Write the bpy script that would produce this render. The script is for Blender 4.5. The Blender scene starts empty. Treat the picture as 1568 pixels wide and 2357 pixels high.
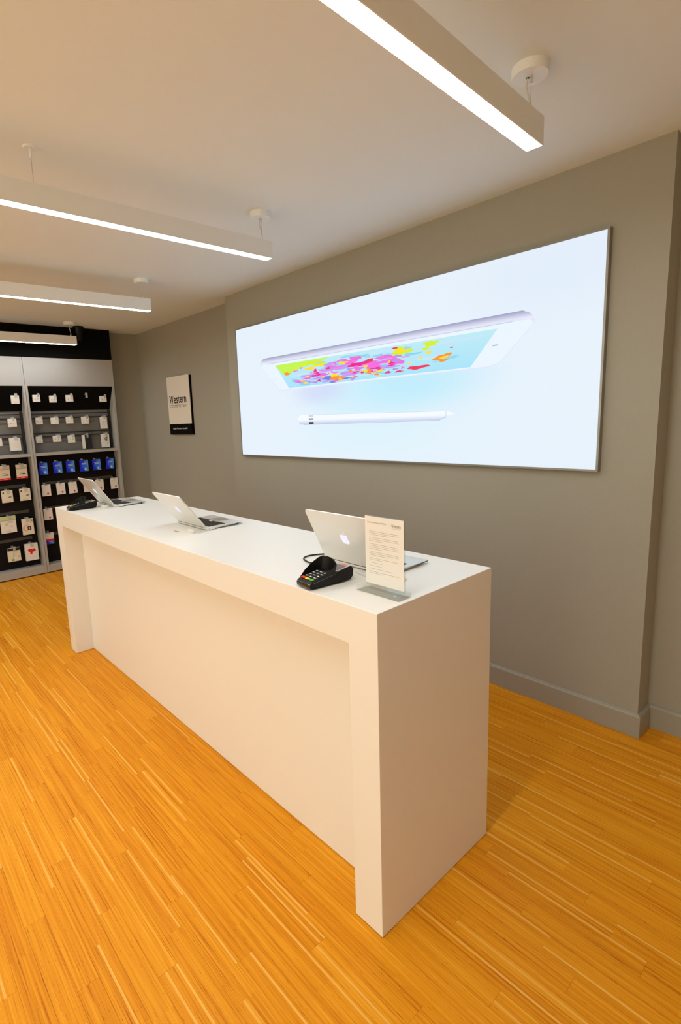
import bpy, bmesh, math, random
from mathutils import Vector, Matrix, Euler
random.seed(7)
C = bpy.context.scene.collection
PI = math.pi

# ------------------------------------------------------------------ camera
CAM = Vector((0.9284, -1.0591, 1.6078))
yaw, pitch, roll = math.radians(49.8532), math.radians(-9.3402), math.radians(-2.4016)
fwd = Vector((-math.sin(yaw)*math.cos(pitch), math.cos(yaw)*math.cos(pitch), math.sin(pitch)))
rgt = fwd.cross(Vector((0, 0, 1))).normalized(); upv = rgt.cross(fwd)
r2 = math.cos(roll)*rgt + math.sin(roll)*upv
u2 = -math.sin(roll)*rgt + math.cos(roll)*upv
cd = bpy.data.cameras.new('camera'); cam = bpy.data.objects.new('camera', cd); C.objects.link(cam)
M = Matrix((r2, u2, -fwd)).transposed().to_4x4(); M.translation = CAM
cam.matrix_world = M
FPX = 1208.972
cd.sensor_fit = 'HORIZONTAL'; cd.sensor_width = 36; cd.lens = FPX*36/1568
cd.shift_x = 101.0/1568; cd.shift_y = -17.04/1568
cd.clip_start = 0.02
bpy.context.scene.camera = cam

# ------------------------------------------------------------------ world, exposure
w = bpy.data.worlds.new('world'); bpy.context.scene.world = w; w.use_nodes = True
w.node_tree.nodes['Background'].inputs[0].default_value = (0.9, 0.93, 1, 1)
w.node_tree.nodes['Background'].inputs[1].default_value = 0.02
vs = bpy.context.scene.view_settings
vs.view_transform = 'Standard'; vs.look = 'None'; vs.gamma = 1; vs.use_curve_mapping = False
vs.exposure = 0.0
LAMP = 35.0            # radiance of the lamp diffusers
LAMP_COL = (0.96, 1.0, 1.0)
def fill_area_light(name, loc, rot, sx, sz, watts, col):
    ld = bpy.data.lights.new(name, 'AREA'); ld.shape = 'RECTANGLE'; ld.size = sx; ld.size_y = sz; ld.energy = watts; ld.color = col
    lo = bpy.data.objects.new(name, ld); C.objects.link(lo); lo.location = loc; lo.rotation_euler = rot
    return lo
# unseen area light added behind the viewer to fill the room
fill_area_light('added_fill_light', (-.7, -4.66, 1.35), (PI/2, 0, 0), 3.8, 2.3, 88, (1, .95, .68))

# ------------------------------------------------------------------ dimensions
H, L, D = 1.06, 2.9638, 0.6099
T, RC, AP = 0.1133, 0.1242, 0.1206
W, DB, HC = 1.6895, 0.1475, 2.7013
XBL, XBR, XF, XS = -3.2065, 0.1767, -5.4405, -5.2747
XR, YF = 3.0, -4.6

# ------------------------------------------------------------------ helpers
def srgb(r, g, b):
    f = lambda c: (c/255/12.92) if c/255 <= 0.04045 else ((c/255+0.055)/1.055)**2.4
    return (f(r), f(g), f(b), 1)
def lin(*c): return (c[0], c[1], c[2], 1)

def mat(name, col, rough=0.5, metal=0.0, noise=0.0, scale=40, bump=0.0, spec=0.5, coat=0):
    m = bpy.data.materials.new(name); m.use_nodes = True
    nt = m.node_tree; b = nt.nodes['Principled BSDF']
    b.inputs['Base Color'].default_value = col
    b.inputs['Roughness'].default_value = rough
    b.inputs['Metallic'].default_value = metal
    b.inputs['Specular IOR Level'].default_value = spec
    if coat: b.inputs['Coat Weight'].default_value = coat
    if noise or bump:
        tc = nt.nodes.new('ShaderNodeTexCoord'); n = nt.nodes.new('ShaderNodeTexNoise')
        n.inputs['Scale'].default_value = scale; n.inputs['Detail'].default_value = 4
        nt.links.new(tc.outputs['Object'], n.inputs['Vector'])
        if noise:
            mx = nt.nodes.new('ShaderNodeMix'); mx.data_type = 'RGBA'
            mx.inputs[6].default_value = tuple(c*(1-noise) for c in col[:3])+(1,)
            mx.inputs[7].default_value = tuple(min(1, c*(1+noise)) for c in col[:3])+(1,)
            nt.links.new(n.outputs['Fac'], mx.inputs[0]); nt.links.new(mx.outputs[2], b.inputs['Base Color'])
        if bump:
            bp = nt.nodes.new('ShaderNodeBump'); bp.inputs['Strength'].default_value = bump
            bp.inputs['Distance'].default_value = 0.002
            nt.links.new(n.outputs['Fac'], bp.inputs['Height']); nt.links.new(bp.outputs[0], b.inputs['Normal'])
    return m
def emit(name, col, s=1.0):
    m = bpy.data.materials.new(name); m.use_nodes = True
    nt = m.node_tree; b = nt.nodes['Principled BSDF']
    b.inputs['Base Color'].default_value = (0.02, 0.02, 0.02, 1); b.inputs['Specular IOR Level'].default_value = 0
    b.inputs['Emission Color'].default_value = col; b.inputs['Emission Strength'].default_value = s
    return m
def glass(name, col=(1, 1, 1, 1), rough=0.0, ior=1.49):
    m = bpy.data.materials.new(name); m.use_nodes = True
    b = m.node_tree.nodes['Principled BSDF']
    b.inputs['Base Color'].default_value = col; b.inputs['Roughness'].default_value = rough
    b.inputs['Transmission Weight'].default_value = 1; b.inputs['IOR'].default_value = ior
    return m

class MB:
    def __init__(s): s.bm = bmesh.new()
    def box(s, x0, x1, y0, y1, z0, z1, bev=0, seg=2, mtx=None, edges=None):
        r = bmesh.ops.create_cube(s.bm, size=1)
        vv = r['verts']
        for v in vv:
            v.co = Vector(((x0+x1)/2+v.co.x*(x1-x0), (y0+y1)/2+v.co.y*(y1-y0), (z0+z1)/2+v.co.z*(z1-z0)))
        if bev:
            ee = list({e for v in vv for e in v.link_edges})
            if edges: ee = [e for e in ee if edges(*[v.co for v in e.verts])]
            bv = bmesh.ops.bevel(s.bm, geom=ee, offset=bev, segments=seg, affect='EDGES', profile=0.5)
            vv = list({v for v in list(bv['verts'])+[q for q in vv if q.is_valid]})
        if mtx:
            for v in vv: v.co = mtx @ v.co
        return s
    def prism(s, pts, axis, a, b):
        """closed outline pts (2d) pushed along an axis from a to b"""
        def P(p, t):
            return {'x': (t, p[0], p[1]), 'y': (p[0], t, p[1]), 'z': (p[0], p[1], t)}[axis]
        n = len(pts)
        A = [s.bm.verts.new(P(p, a)) for p in pts]; B = [s.bm.verts.new(P(p, b)) for p in pts]
        s.bm.faces.new(A); s.bm.faces.new(B[::-1])
        for i in range(n): s.bm.faces.new((A[i], B[i], B[(i+1) % n], A[(i+1) % n]))
        return s
    def face(s, pts):
        s.bm.faces.new([s.bm.verts.new(p) for p in pts]); return s
    def lathe(s, prof, c=(0, 0, 0), n=28, mtx=None):
        rings = []
        for r, z in prof:
            rings.append([s.bm.verts.new((c[0]+r*math.cos(2*PI*i/n), c[1]+r*math.sin(2*PI*i/n), c[2]+z)) for i in range(n)])
        for k in range(len(rings)-1):
            for i in range(n):
                s.bm.faces.new((rings[k][i], rings[k][(i+1) % n], rings[k+1][(i+1) % n], rings[k+1][i]))
        s.bm.faces.new(rings[0][::-1]); s.bm.faces.new(rings[-1])
        if mtx:
            for rg in rings:
                for v in rg: v.co = mtx @ v.co
        return s
    def tube(s, pts, r, n=8, smooth=True):
        pts = [Vector(p) for p in pts]
        if smooth and len(pts) > 2:
            q = []
            for i in range(len(pts)-1):
                p0 = pts[max(i-1, 0)]; p1 = pts[i]; p2 = pts[i+1]; p3 = pts[min(i+2, len(pts)-1)]
                for k in range(6):
                    t = k/6
                    q.append(0.5*((2*p1)+(-p0+p2)*t+(2*p0-5*p1+4*p2-p3)*t*t+(-p0+3*p1-3*p2+p3)*t**3))
            q.append(pts[-1]); pts = q
        rings = []
        for i, p in enumerate(pts):
            d = (pts[min(i+1, len(pts)-1)]-pts[max(i-1, 0)]).normalized()
            a = d.cross(Vector((0, 0, 1)))
            if a.length < 1e-3: a = d.cross(Vector((0, 1, 0)))
            a.normalize(); b = d.cross(a)
            rings.append([s.bm.verts.new(p+r*(math.cos(2*PI*k/n)*a+math.sin(2*PI*k/n)*b)) for k in range(n)])
        for i in range(len(rings)-1):
            for k in range(n):
                s.bm.faces.new((rings[i][k], rings[i][(k+1) % n], rings[i+1][(k+1) % n], rings[i+1][k]))
        s.bm.faces.new(rings[0][::-1]); s.bm.faces.new(rings[-1])
        return s
    def move(s, m):
        for v in s.bm.verts: v.co = m @ v.co
        return s
    def mesh(s, name, m, smooth=False):
        bmesh.ops.recalc_face_normals(s.bm, faces=s.bm.faces)
        me = bpy.data.meshes.new(name); s.bm.to_mesh(me); s.bm.free()
        if m: me.materials.append(m)
        if smooth:
            for p in me.polygons: p.use_smooth = True
            try: me.set_sharp_from_angle(angle=math.radians(35))
            except Exception: pass
        return me
    def build(s, name, m, parent=None, smooth=False):
        return link(name, s.mesh(name, m, smooth), parent)

def link(name, me, parent=None):
    o = bpy.data.objects.new(name, me); C.objects.link(o)
    if parent: o.parent = parent
    return o
def tag(o, label=None, cat=None, group=None, kind=None):
    if label: o['label'] = label
    if cat: o['category'] = cat
    if group: o['group'] = group
    if kind: o['kind'] = kind
    return o
def thing(name, label, cat, loc=(0, 0, 0), rz=0, group=None):
    o = bpy.data.objects.new(name, None); o.empty_display_size = 0.05; C.objects.link(o)
    o.location = loc; o.rotation_euler = (0, 0, rz)
    return tag(o, label, cat, group)
def struct(name, mb, m, smooth=False):
    o = mb.build(name, m, None, smooth); o['kind'] = 'structure'; return o

def text_bm(body, width, height, bold=0.0):
    """flat lettering fitted into width x height, lower left corner at the origin, in the xz plane facing -y"""
    cu = bpy.data.curves.new('lettering', 'FONT'); cu.body = body; cu.offset = bold; cu.resolution_u = 3
    o = bpy.data.objects.new('lettering', cu); C.objects.link(o)
    dg = bpy.context.evaluated_depsgraph_get(); dg.update()
    me = bpy.data.meshes.new_from_object(o.evaluated_get(dg))
    xs = [v.co.x for v in me.vertices]; ys = [v.co.y for v in me.vertices]
    sx = width/(max(xs)-min(xs)); sy = height/(max(ys)-min(ys))
    mb = MB(); mb.bm.from_mesh(me)
    for v in mb.bm.verts: v.co = Vector(((v.co.x-min(xs))*sx, 0, (v.co.y-min(ys))*sy))
    bpy.data.objects.remove(o); bpy.data.curves.remove(cu); bpy.data.meshes.remove(me)
    return mb

def word_bm(word, widths, height, bold, gap):
    """condensed bold word: every letter fitted to its own width; W and t taller than the x-height"""
    out = MB(); x = 0
    for ch, wd in zip(word, widths):
        hgt = {'W': 1.0, 't': .93}.get(ch, .76)*height
        b = text_bm(ch, wd, hgt, bold).move(Matrix.Translation((x, 0, 0)))
        me = b.mesh('letter', None); out.bm.from_mesh(me); bpy.data.meshes.remove(me)
        x += wd+gap
    return out
def apple_outline(s):
    """outline points of the bitten fruit emblem, height about s, centred; returns (body, leaf)"""
    half = [(0, .30), (.10, .345), (.20, .36), (.31, .33), (.385, .255), (.30, .16), (.275, .05), (.31, -.06), (.40, -.135),
            (.35, -.27), (.265, -.405), (.185, -.46), (.10, -.435), (0, -.41)]
    left = [(0, .30), (-.10, .345), (-.20, .365), (-.31, .325), (-.39, .22), (-.42, .08), (-.40, -.08), (-.35, -.23), (-.27, -.38), (-.185, -.46), (-.10, -.435)]
    body = half+left[:0:-1]
    leaf = [(-.005, .385), (.0, .47), (.05, .56), (.14, .625), (.145, .54), (.10, .45), (.03, .39)]
    return [(x*s, y*s) for x, y in body], [(x*s, y*s) for x, y in leaf]

# ------------------------------------------------------------------ materials
m_wall = mat('wall_paint', lin(.37, .36, .305), .85, noise=.03, scale=60, bump=.06)
m_ceil = mat('ceiling_paint', lin(.82, .91, .96), .9, noise=.01, scale=3)
m_base = mat('baseboard_paint', lin(.35, .34, .29), .5)
m_black = mat('black_board', lin(.003, .003, .003), .8, spec=.1)
m_white = mat('counter_white', lin(.84, .83, .80), .38, noise=.006, scale=8)
m_lampw = mat('lamp_white_metal', lin(.86, .90, .92), .4)
m_alu = mat('aluminium', lin(.72, .72, .71), .32, .85)
m_aluedge = mat('dark_aluminium', lin(.30, .29, .27), .4, .6)
m_lap = mat('silver_aluminium', lin(.78, .77, .74), .36, .55)
m_shelf = mat('shelf_grey', lin(.40, .385, .36), .5, noise=.02, scale=20)
m_shelfback = mat('shelf_back_grey', lin(.17, .165, .155), .7, noise=.05, scale=50)
m_dark = mat('charcoal_panel', lin(.008, .005, .005), .7, noise=.3, scale=30, spec=.15)
m_rail = mat('rail_black', lin(.012, .012, .012), .5)
m_railg = mat('rail_grey', lin(.05, .045, .035), .5)
m_plastic = mat('black_plastic', lin(.004, .004, .004), .35, spec=.25)
m_rubber = mat('black_rubber', lin(.012, .012, .012), .5)
m_key = mat('key_black', lin(.02, .02, .02), .4)
m_keywhite = mat('key_print', lin(.75, .75, .75), .6)
m_card = mat('white_card', lin(.80, .77, .73), .55, noise=.02, scale=30)
m_cream = mat('cream_card', lin(.78, .72, .58), .55, noise=.02, scale=30)
m_red = mat('red_print', lin(.75, .01, .01), .5)
m_ink = mat('ink_black', lin(.01, .01, .011), .6)
m_inkg = mat('ink_grey', lin(.22, .19, .17), .6)
m_inkl = mat('ink_light', lin(.50, .45, .40), .6)
m_green = mat('green_print', lin(.30, .42, .05), .5)
m_pgreen = mat('pale_green_print', lin(.55, .62, .32), .5)
m_pink = mat('pink_print', lin(.85, .42, .36), .5)
m_yellow = mat('yellow_print', lin(.70, .60, .10), .5)
m_brown = mat('brown_print', lin(.06, .04, .025), .5)
m_signface = mat('sign_board_white', lin(.86, .81, .72), .5)
m_signinkg = mat('sign_ink_taupe', lin(.20, .165, .125), .6)
m_paper = mat('paper', lin(.78, .76, .73), .7)
def clear(name, tint, rough=.02, ior=1.49):
    m = bpy.data.materials.new(name); m.use_nodes = True
    nt = m.node_tree; nt.nodes.clear()
    o = nt.nodes.new('ShaderNodeOutputMaterial'); mx = nt.nodes.new('ShaderNodeMixShader'); t = nt.nodes.new('ShaderNodeBsdfTransparent'); g = nt.nodes.new('ShaderNodeBsdfGlossy'); f = nt.nodes.new('ShaderNodeFresnel')
    t.inputs[0].default_value = tint; g.inputs['Roughness'].default_value = rough; f.inputs[0].default_value = ior
    gm = nt.nodes.new('ShaderNodeNewGeometry'); ml = nt.nodes.new('ShaderNodeMath'); ml.operation = 'MULTIPLY'; iv = nt.nodes.new('ShaderNodeMath'); iv.operation = 'SUBTRACT'; iv.inputs[0].default_value = 1
    nt.links.new(gm.outputs['Backfacing'], iv.inputs[1]); nt.links.new(iv.outputs[0], ml.inputs[0]); nt.links.new(f.outputs[0], ml.inputs[1]); nt.links.new(ml.outputs[0], mx.inputs[0]); nt.links.new(t.outputs[0], mx.inputs[1]); nt.links.new(g.outputs[0], mx.inputs[2]); nt.links.new(mx.outputs[0], o.inputs[0])
    return m
m_acry = clear('clear_acrylic', (.93, .93, .90, 1))
m_tag = clear('clear_tag_plastic', (.95, .95, .93, 1), .2)
nt = m_tag.node_tree; o_ = [n for n in nt.nodes if n.type == 'OUTPUT_MATERIAL'][0]; m0 = o_.inputs[0].links[0].from_socket
df = nt.nodes.new('ShaderNodeBsdfDiffuse'); df.inputs[0].default_value = (.62, .62, .60, 1); m1 = nt.nodes.new('ShaderNodeMixShader'); m1.inputs[0].default_value = .42
nt.links.new(m0, m1.inputs[1]); nt.links.new(df.outputs[0], m1.inputs[2]); nt.links.new(m1.outputs[0], o_.inputs[0])
m_wire = mat('steel_wire', lin(.55, .54, .52), .3, .9)
m_cord = mat('white_cord', lin(.74, .72, .66), .5)
m_diff = emit('lamp_diffuser', LAMP_COL+(1,), LAMP)

# blue gift card: diagonal blue gradient print
m_blue = mat('blue_card', lin(.01, .06, .8), .35)
nt = m_blue.node_tree; tc = nt.nodes.new('ShaderNodeTexCoord'); sp = nt.nodes.new('ShaderNodeSeparateXYZ'); rp = nt.nodes.new('ShaderNodeValToRGB')
nz = nt.nodes.new('ShaderNodeTexNoise'); nz.inputs['Scale'].default_value = 18
ad = nt.nodes.new('ShaderNodeMath'); ad.operation = 'MULTIPLY_ADD'; ad.inputs[1].default_value = 8.0
nt.links.new(tc.outputs['Object'], sp.inputs[0]); nt.links.new(tc.outputs['Object'], nz.inputs['Vector'])
nt.links.new(sp.outputs['Y'], ad.inputs[0]); nt.links.new(nz.outputs['Fac'], ad.inputs[2]); nt.links.new(ad.outputs[0], rp.inputs[0])
rp.color_ramp.elements[0].position = .3; rp.color_ramp.elements[0].color = (.002, .022, .98, 1)
rp.color_ramp.elements[1].position = .95; rp.color_ramp.elements[1].color = (.10, .42, 1, 1)
nt.links.new(rp.outputs[0], nt.nodes['Principled BSDF'].inputs['Base Color'])

# strip floor: lamellas inside each plank, colour by world position so it belongs to the boards
PW, PL = 0.064, 0.84
def floor_material():
    m = bpy.data.materials.new('strip_wood'); m.use_nodes = True
    nt = m.node_tree; N = nt.nodes; K = nt.links; b = N['Principled BSDF']
    g = N.new('ShaderNodeNewGeometry'); s = N.new('ShaderNodeSeparateXYZ'); K.new(g.outputs['Position'], s.inputs[0])
    def mth(op, a, bb=None, c=None):
        n = N.new('ShaderNodeMath'); n.operation = op
        for i, v in enumerate((a, bb, c)):
            if v is None: continue
            if isinstance(v, (int, float)): n.inputs[i].default_value = v
            else: K.new(v, n.inputs[i])
        return n.outputs[0]
    def vec(x, y, z=0.0):
        n = N.new('ShaderNodeCombineXYZ')
        for i, v in enumerate((x, y, z)):
            if isinstance(v, (int, float)): n.inputs[i].default_value = v
            else: K.new(v, n.inputs[i])
        return n.outputs[0]
    X, Y = s.outputs['X'], s.outputs['Y']
    row = mth('FLOOR', mth('DIVIDE', Y, PW))
    off = mth('MULTIPLY', mth('FRACT', mth('MULTIPLY', row, 0.6180339)), PL)
    col = mth('FLOOR', mth('DIVIDE', mth('ADD', X, off), PL))
    wn = N.new('ShaderNodeTexWhiteNoise'); wn.noise_dimensions = '2D'; K.new(vec(row, col), wn.inputs['Vector']); plank = wn.outputs['Value']
    lam = mth('FLOOR', mth('DIVIDE', Y, PW/9))
    w0 = N.new('ShaderNodeTexWhiteNoise'); w0.noise_dimensions = '1D'; K.new(lam, w0.inputs['W'])
    seg = mth('FLOOR', mth('ADD', mth('DIVIDE', mth('ADD', X, off), PL*.5), mth('MULTIPLY', w0.outputs['Value'], 0.0)))
    # short lamella pieces inside the plank
    w2 = N.new('ShaderNodeTexWhiteNoise'); w2.noise_dimensions = '3D'; K.new(vec(lam, seg, 3.0), w2.inputs['Vector']); lr = w2.outputs['Value']
    # warp so grain wanders slightly
    gn = N.new('ShaderNodeTexNoise'); gn.inputs['Scale'].default_value = 1; gn.inputs['Detail'].default_value = 5; gn.inputs['Roughness'].default_value = .65
    K.new(vec(mth('MULTIPLY', X, 2.2), mth('MULTIPLY', Y, 190), mth('MULTIPLY', plank, 20)), gn.inputs['Vector'])
    gf = N.new('ShaderNodeTexNoise'); gf.inputs['Scale'].default_value = 1; gf.inputs['Detail'].default_value = 3
    K.new(vec(mth('MULTIPLY', X, 9), mth('MULTIPLY', Y, 650), mth('MULTIPLY', plank, 9)), gf.inputs['Vector'])
    big = N.new('ShaderNodeTexNoise'); big.inputs['Scale'].default_value = 1; big.inputs['Detail'].default_value = 2
    K.new(vec(mth('MULTIPLY', X, 1.2), mth('MULTIPLY', Y, 14), 0), big.inputs['Vector'])
    t = mth('ADD', mth('MULTIPLY', mth('SUBTRACT', plank, .5), .15), mth('MULTIPLY', mth('SUBTRACT', gn.outputs['Fac'], .5), 1.0))
    t = mth('ADD', t, mth('MULTIPLY', mth('SUBTRACT', gf.outputs['Fac'], .5), .45))
    t = mth('ADD', t, mth('MULTIPLY', mth('SUBTRACT', lr, .5), .20))
    t = mth('ADD', t, mth('MULTIPLY', mth('SUBTRACT', big.outputs['Fac'], .5), .22))
    # long thin dark streaks
    ds = N.new('ShaderNodeTexNoise'); ds.inputs['Scale'].default_value = 1; ds.inputs['Detail'].default_value = 2
    K.new(vec(mth('MULTIPLY', X, 3.2), mth('MULTIPLY', Y, 330), mth('MULTIPLY', plank, 13)), ds.inputs['Vector'])
    dm = N.new('ShaderNodeMapRange'); dm.inputs[1].default_value = .60; dm.inputs[2].default_value = .70; dm.inputs[3].default_value = 0; dm.inputs[4].default_value = .30; K.new(ds.outputs['Fac'], dm.inputs[0])
    t = mth('SUBTRACT', t, dm.outputs[0])
    # short dark pores
    fl = N.new('ShaderNodeTexNoise'); fl.inputs['Scale'].default_value = 1; fl.inputs['Detail'].default_value = 1
    K.new(vec(mth('MULTIPLY', X, 26), mth('MULTIPLY', Y, 420), 5.0), fl.inputs['Vector'])
    t = mth('SUBTRACT', t, mth('MULTIPLY', mth('GREATER_THAN', fl.outputs['Fac'], .715), .34))
    t = mth('ADD', t, .57)
    r = N.new('ShaderNodeValToRGB'); K.new(t, r.inputs[0]); e = r.color_ramp.elements
    e[0].position = 0.0; e[0].color = (.20, .035, .002, 1)
    e[1].position = 1.0; e[1].color = (.93, .50, .060, 1)
    for p, c in ((.26, (.58, .180, .004, 1)), (.5, (.76, .285, .007, 1)), (.74, (.86, .365, .016, 1))):
        q = e.new(p); q.color = c
    # pale lamellas
    hi = mth('MULTIPLY', mth('GREATER_THAN', lr, .955), mth('ADD', .25, mth('MULTIPLY', gn.outputs['Fac'], .65)))
    mx = N.new('ShaderNodeMix'); mx.data_type = 'RGBA'; K.new(hi, mx.inputs[0]); K.new(r.outputs[0], mx.inputs[6]); mx.inputs[7].default_value = (.95, .55, .13, 1)
    K.new(mx.outputs[2], b.inputs['Base Color'])
    b.inputs['Roughness'].default_value = .45; b.inputs['Specular IOR Level'].default_value = .16
    bp = N.new('ShaderNodeBump'); bp.inputs['Strength'].default_value = .12; bp.inputs['Distance'].default_value = .001
    K.new(gf.outputs['Fac'], bp.inputs['Height']); K.new(bp.outputs[0], b.inputs['Normal'])
    return m
m_floor = floor_material()
m_sub = mat('subfloor', lin(.05, .02, .006), .8, noise=.1)

# ------------------------------------------------------------------ room shell
floor = struct('floor', MB().box(XF-.1, XR+.1, YF-.1, W+DB+.1, -.06, -.012), m_sub)
struct('ceiling', MB().box(XF-.1, XR+.1, YF-.1, W+DB+.1, HC, HC+.08), m_ceil)
yb = W+DB
struct('wall_back', MB().prism([(XF-.1, yb), (XBL, yb), (XBL, W), (XBR, W), (XBR, yb), (XR+.1, yb), (XR+.1, yb+.12), (XF-.1, yb+.12)], 'z', -.012, HC), m_wall)
struct('wall_left', MB().box(XF-.1, XF, YF, yb, -.012, HC), m_wall)
m_wall2 = mat('unseen_wall_white', lin(.75, .74, .72), .8)
# unseen walls, white for extra bounce; front opening and frame added for fill light
def opened_wall(name, a0, a1, o0, o1, side):
    z0, z1 = .2, 2.5
    mb = MB()
    for p0, p1, q0, q1 in ((a0, o0, -.012, HC), (o1, a1, -.012, HC), (o0, o1, -.012, z0), (o0, o1, z1, HC)):
        if side == 'y': mb.box(p0, p1, YF-.1, YF, q0, q1)
        else: mb.box(XR, XR+.1, p0, p1, q0, q1)
    struct(name, mb, m_wall2)
    fm = MB(); n = 4
    for i in range(n+1):
        p = o0+(o1-o0)*i/n
        if side == 'y': fm.box(p-.02, p+.02, YF-.05, YF-.005, z0, z1)
        else: fm.box(XR+.005, XR+.05, p-.02, p+.02, z0, z1)
    return fm
m_fr = mat('added_frame_metal', lin(.3, .3, .3), .4, .5)
struct('added_window_1', opened_wall('wall_front', XF-.1, XR+.1, -2.6, 1.2, 'y'), m_fr)  # unseen opening and frame, added for the fill light
struct('wall_right', MB().box(XR, XR+.1, YF, yb, -.012, HC), m_wall2)

# skirting with a stepped, chamfered top that runs round the projecting wall
BH = .1198
def skirt(name, a, b, n, ext=(0, 0)):
    a = Vector(a); b = Vector(b); n = Vector(n); d = (b-a).normalized()
    prof = [(0, 0), (.016, 0), (.016, BH-.012), (.011, BH-.007), (.010, BH-.004), (.003, BH), (0, BH)]
    mb = MB(); bm = mb.bm
    A = []; B = []
    for o, z in prof:
        pa = a+n*o-d*(o if ext[0] > 0 else -o if ext[0] < 0 else 0); pb = b+n*o+d*(o if ext[1] > 0 else -o if ext[1] < 0 else 0)
        A.append(bm.verts.new((pa.x, pa.y, z))); B.append(bm.verts.new((pb.x, pb.y, z)))
    bm.faces.new(A); bm.faces.new(B[::-1])
    k = len(prof)
    for i in range(k): bm.faces.new((A[i], B[i], B[(i+1) % k], A[(i+1) % k]))
    return struct(name, mb, m_base)
skirt('baseboard_back', (XBL, W, 0), (XBR, W, 0), (0, -1, 0), (1, 1))
skirt('baseboard_return', (XBR, W, 0), (XBR, yb, 0), (1, 0, 0), (1, -1))
skirt('baseboard_right', (XBR, yb, 0), (XR, yb, 0), (0, -1, 0), (-1, 0))
skirt('baseboard_left', (XF, yb, 0), (XBL, yb, 0), (0, -1, 0), (0, 0))
# black bulkhead above the shelving
struct('trim_1', MB().box(XF, XS, -2.0, 1.437, 2.372, HC), m_black)

# planks: every board a piece of the floor; the largest 300 in view as parts, the rest as one stuff part
def to_px(p):
    d = Vector(p)-CAM; z = d.dot(fwd)
    if z < .1: return None
    return (784-101+FPX*d.dot(r2)/z, 1178.5-17-FPX*d.dot(u2)/z)
planks = []
for row in range(math.floor(YF/PW), math.ceil(yb/PW)):
    f = (row*0.6180339) % 1.0
    y0, y1 = max(row*PW, YF), min((row+1)*PW, yb)
    c = math.floor((XF+f*PL)/PL)
    while c*PL-f*PL < XR:
        x0, x1 = max(c*PL-f*PL, XF), min((c+1)*PL-f*PL, XR)
        c += 1
        if x1-x0 < .01 or y1-y0 < .004: continue
        # leave out the strips that lie wholly inside the projecting wall
        if y0 > W and x0 > XBL and x1 < XBR: continue
        q = [to_px((x, y, 0)) for x, y in ((x0, y0), (x1, y0), (x1, y1), (x0, y1))]
        area = 0
        if all(q):
            cx = sum(a[0] for a in q)/4; cy = sum(a[1] for a in q)/4
            pts = [to_px((x0+(x1-x0)*k/8, (y0+y1)/2, 0)) for k in range(9)]
            vis = sum(1 for a in pts if -20 < a[0] < 1588 and -20 < a[1] < 2377)/9
            area = vis*abs(sum(q[i][0]*q[(i+1) % 4][1]-q[(i+1) % 4][0]*q[i][1] for i in range(4)))/2
            # hidden under the counter
            if x0 > -L and x1 < 0 and y0 > RC and y1 < D: area = 0
        elif any(q): area = 1
        planks.append((area, x0, x1, y0, y1))
planks.sort(key=lambda t: -t[0])
G = .00025
_pm = {}
for a, x0, x1, y0, y1 in planks[:300]:
    k = (round(x1-x0, 4), round(y1-y0, 4))
    if k not in _pm:
        _pm[k] = MB().box(-k[0]/2+G, k[0]/2-G, -k[1]/2+G, k[1]/2-G, -.012, 0).mesh('plank', m_floor)
    o = link('plank', _pm[k], floor); o.location = ((x0+x1)/2, (y0+y1)/2, 0)
rest = MB()
for a, x0, x1, y0, y1 in planks[300:]: rest.box(x0+G, x1-G, y0+G, y1-G, -.012, 0)
tag(rest.build('planks', m_floor, floor), kind='stuff')

# ------------------------------------------------------------------ counter
ct = thing('service_counter', 'long white sales counter with recessed front panel on strip wood floor', 'counter', (-L/2, 0, 0))
inv = Matrix.Translation((L/2, 0, 0))
outer = lambda a, b: abs(a.z-b.z) < 1e-6 and a.z > H-.001 or (abs(a.z-b.z) > .01)
MB().box(-L, 0, 0, D, H-AP, H, .0015, 2, edges=outer).move(inv).build('worktop', m_white, ct)
vert = lambda a, b: abs(a.z-b.z) > .01
MB().box(-L, -L+T, 0, D, .003, H-AP, .0015, 2, edges=vert).move(inv).build('end_panel', m_white, ct)
MB().box(-T, 0, 0, D, .003, H-AP, .0015, 2, edges=vert).move(inv).build('end_panel', m_white, ct)
MB().box(-L+T, -T, RC, RC+.02, .003, H-AP).move(inv).build('front_panel', m_white, ct)
for x in (-L+T/2, -T/2):
    for y in (.06, D-.06): MB().box(x-.04, x+.04, y-.03, y+.03, 0, .003).move(inv).build('levelling_foot', m_rubber, ct)

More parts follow.
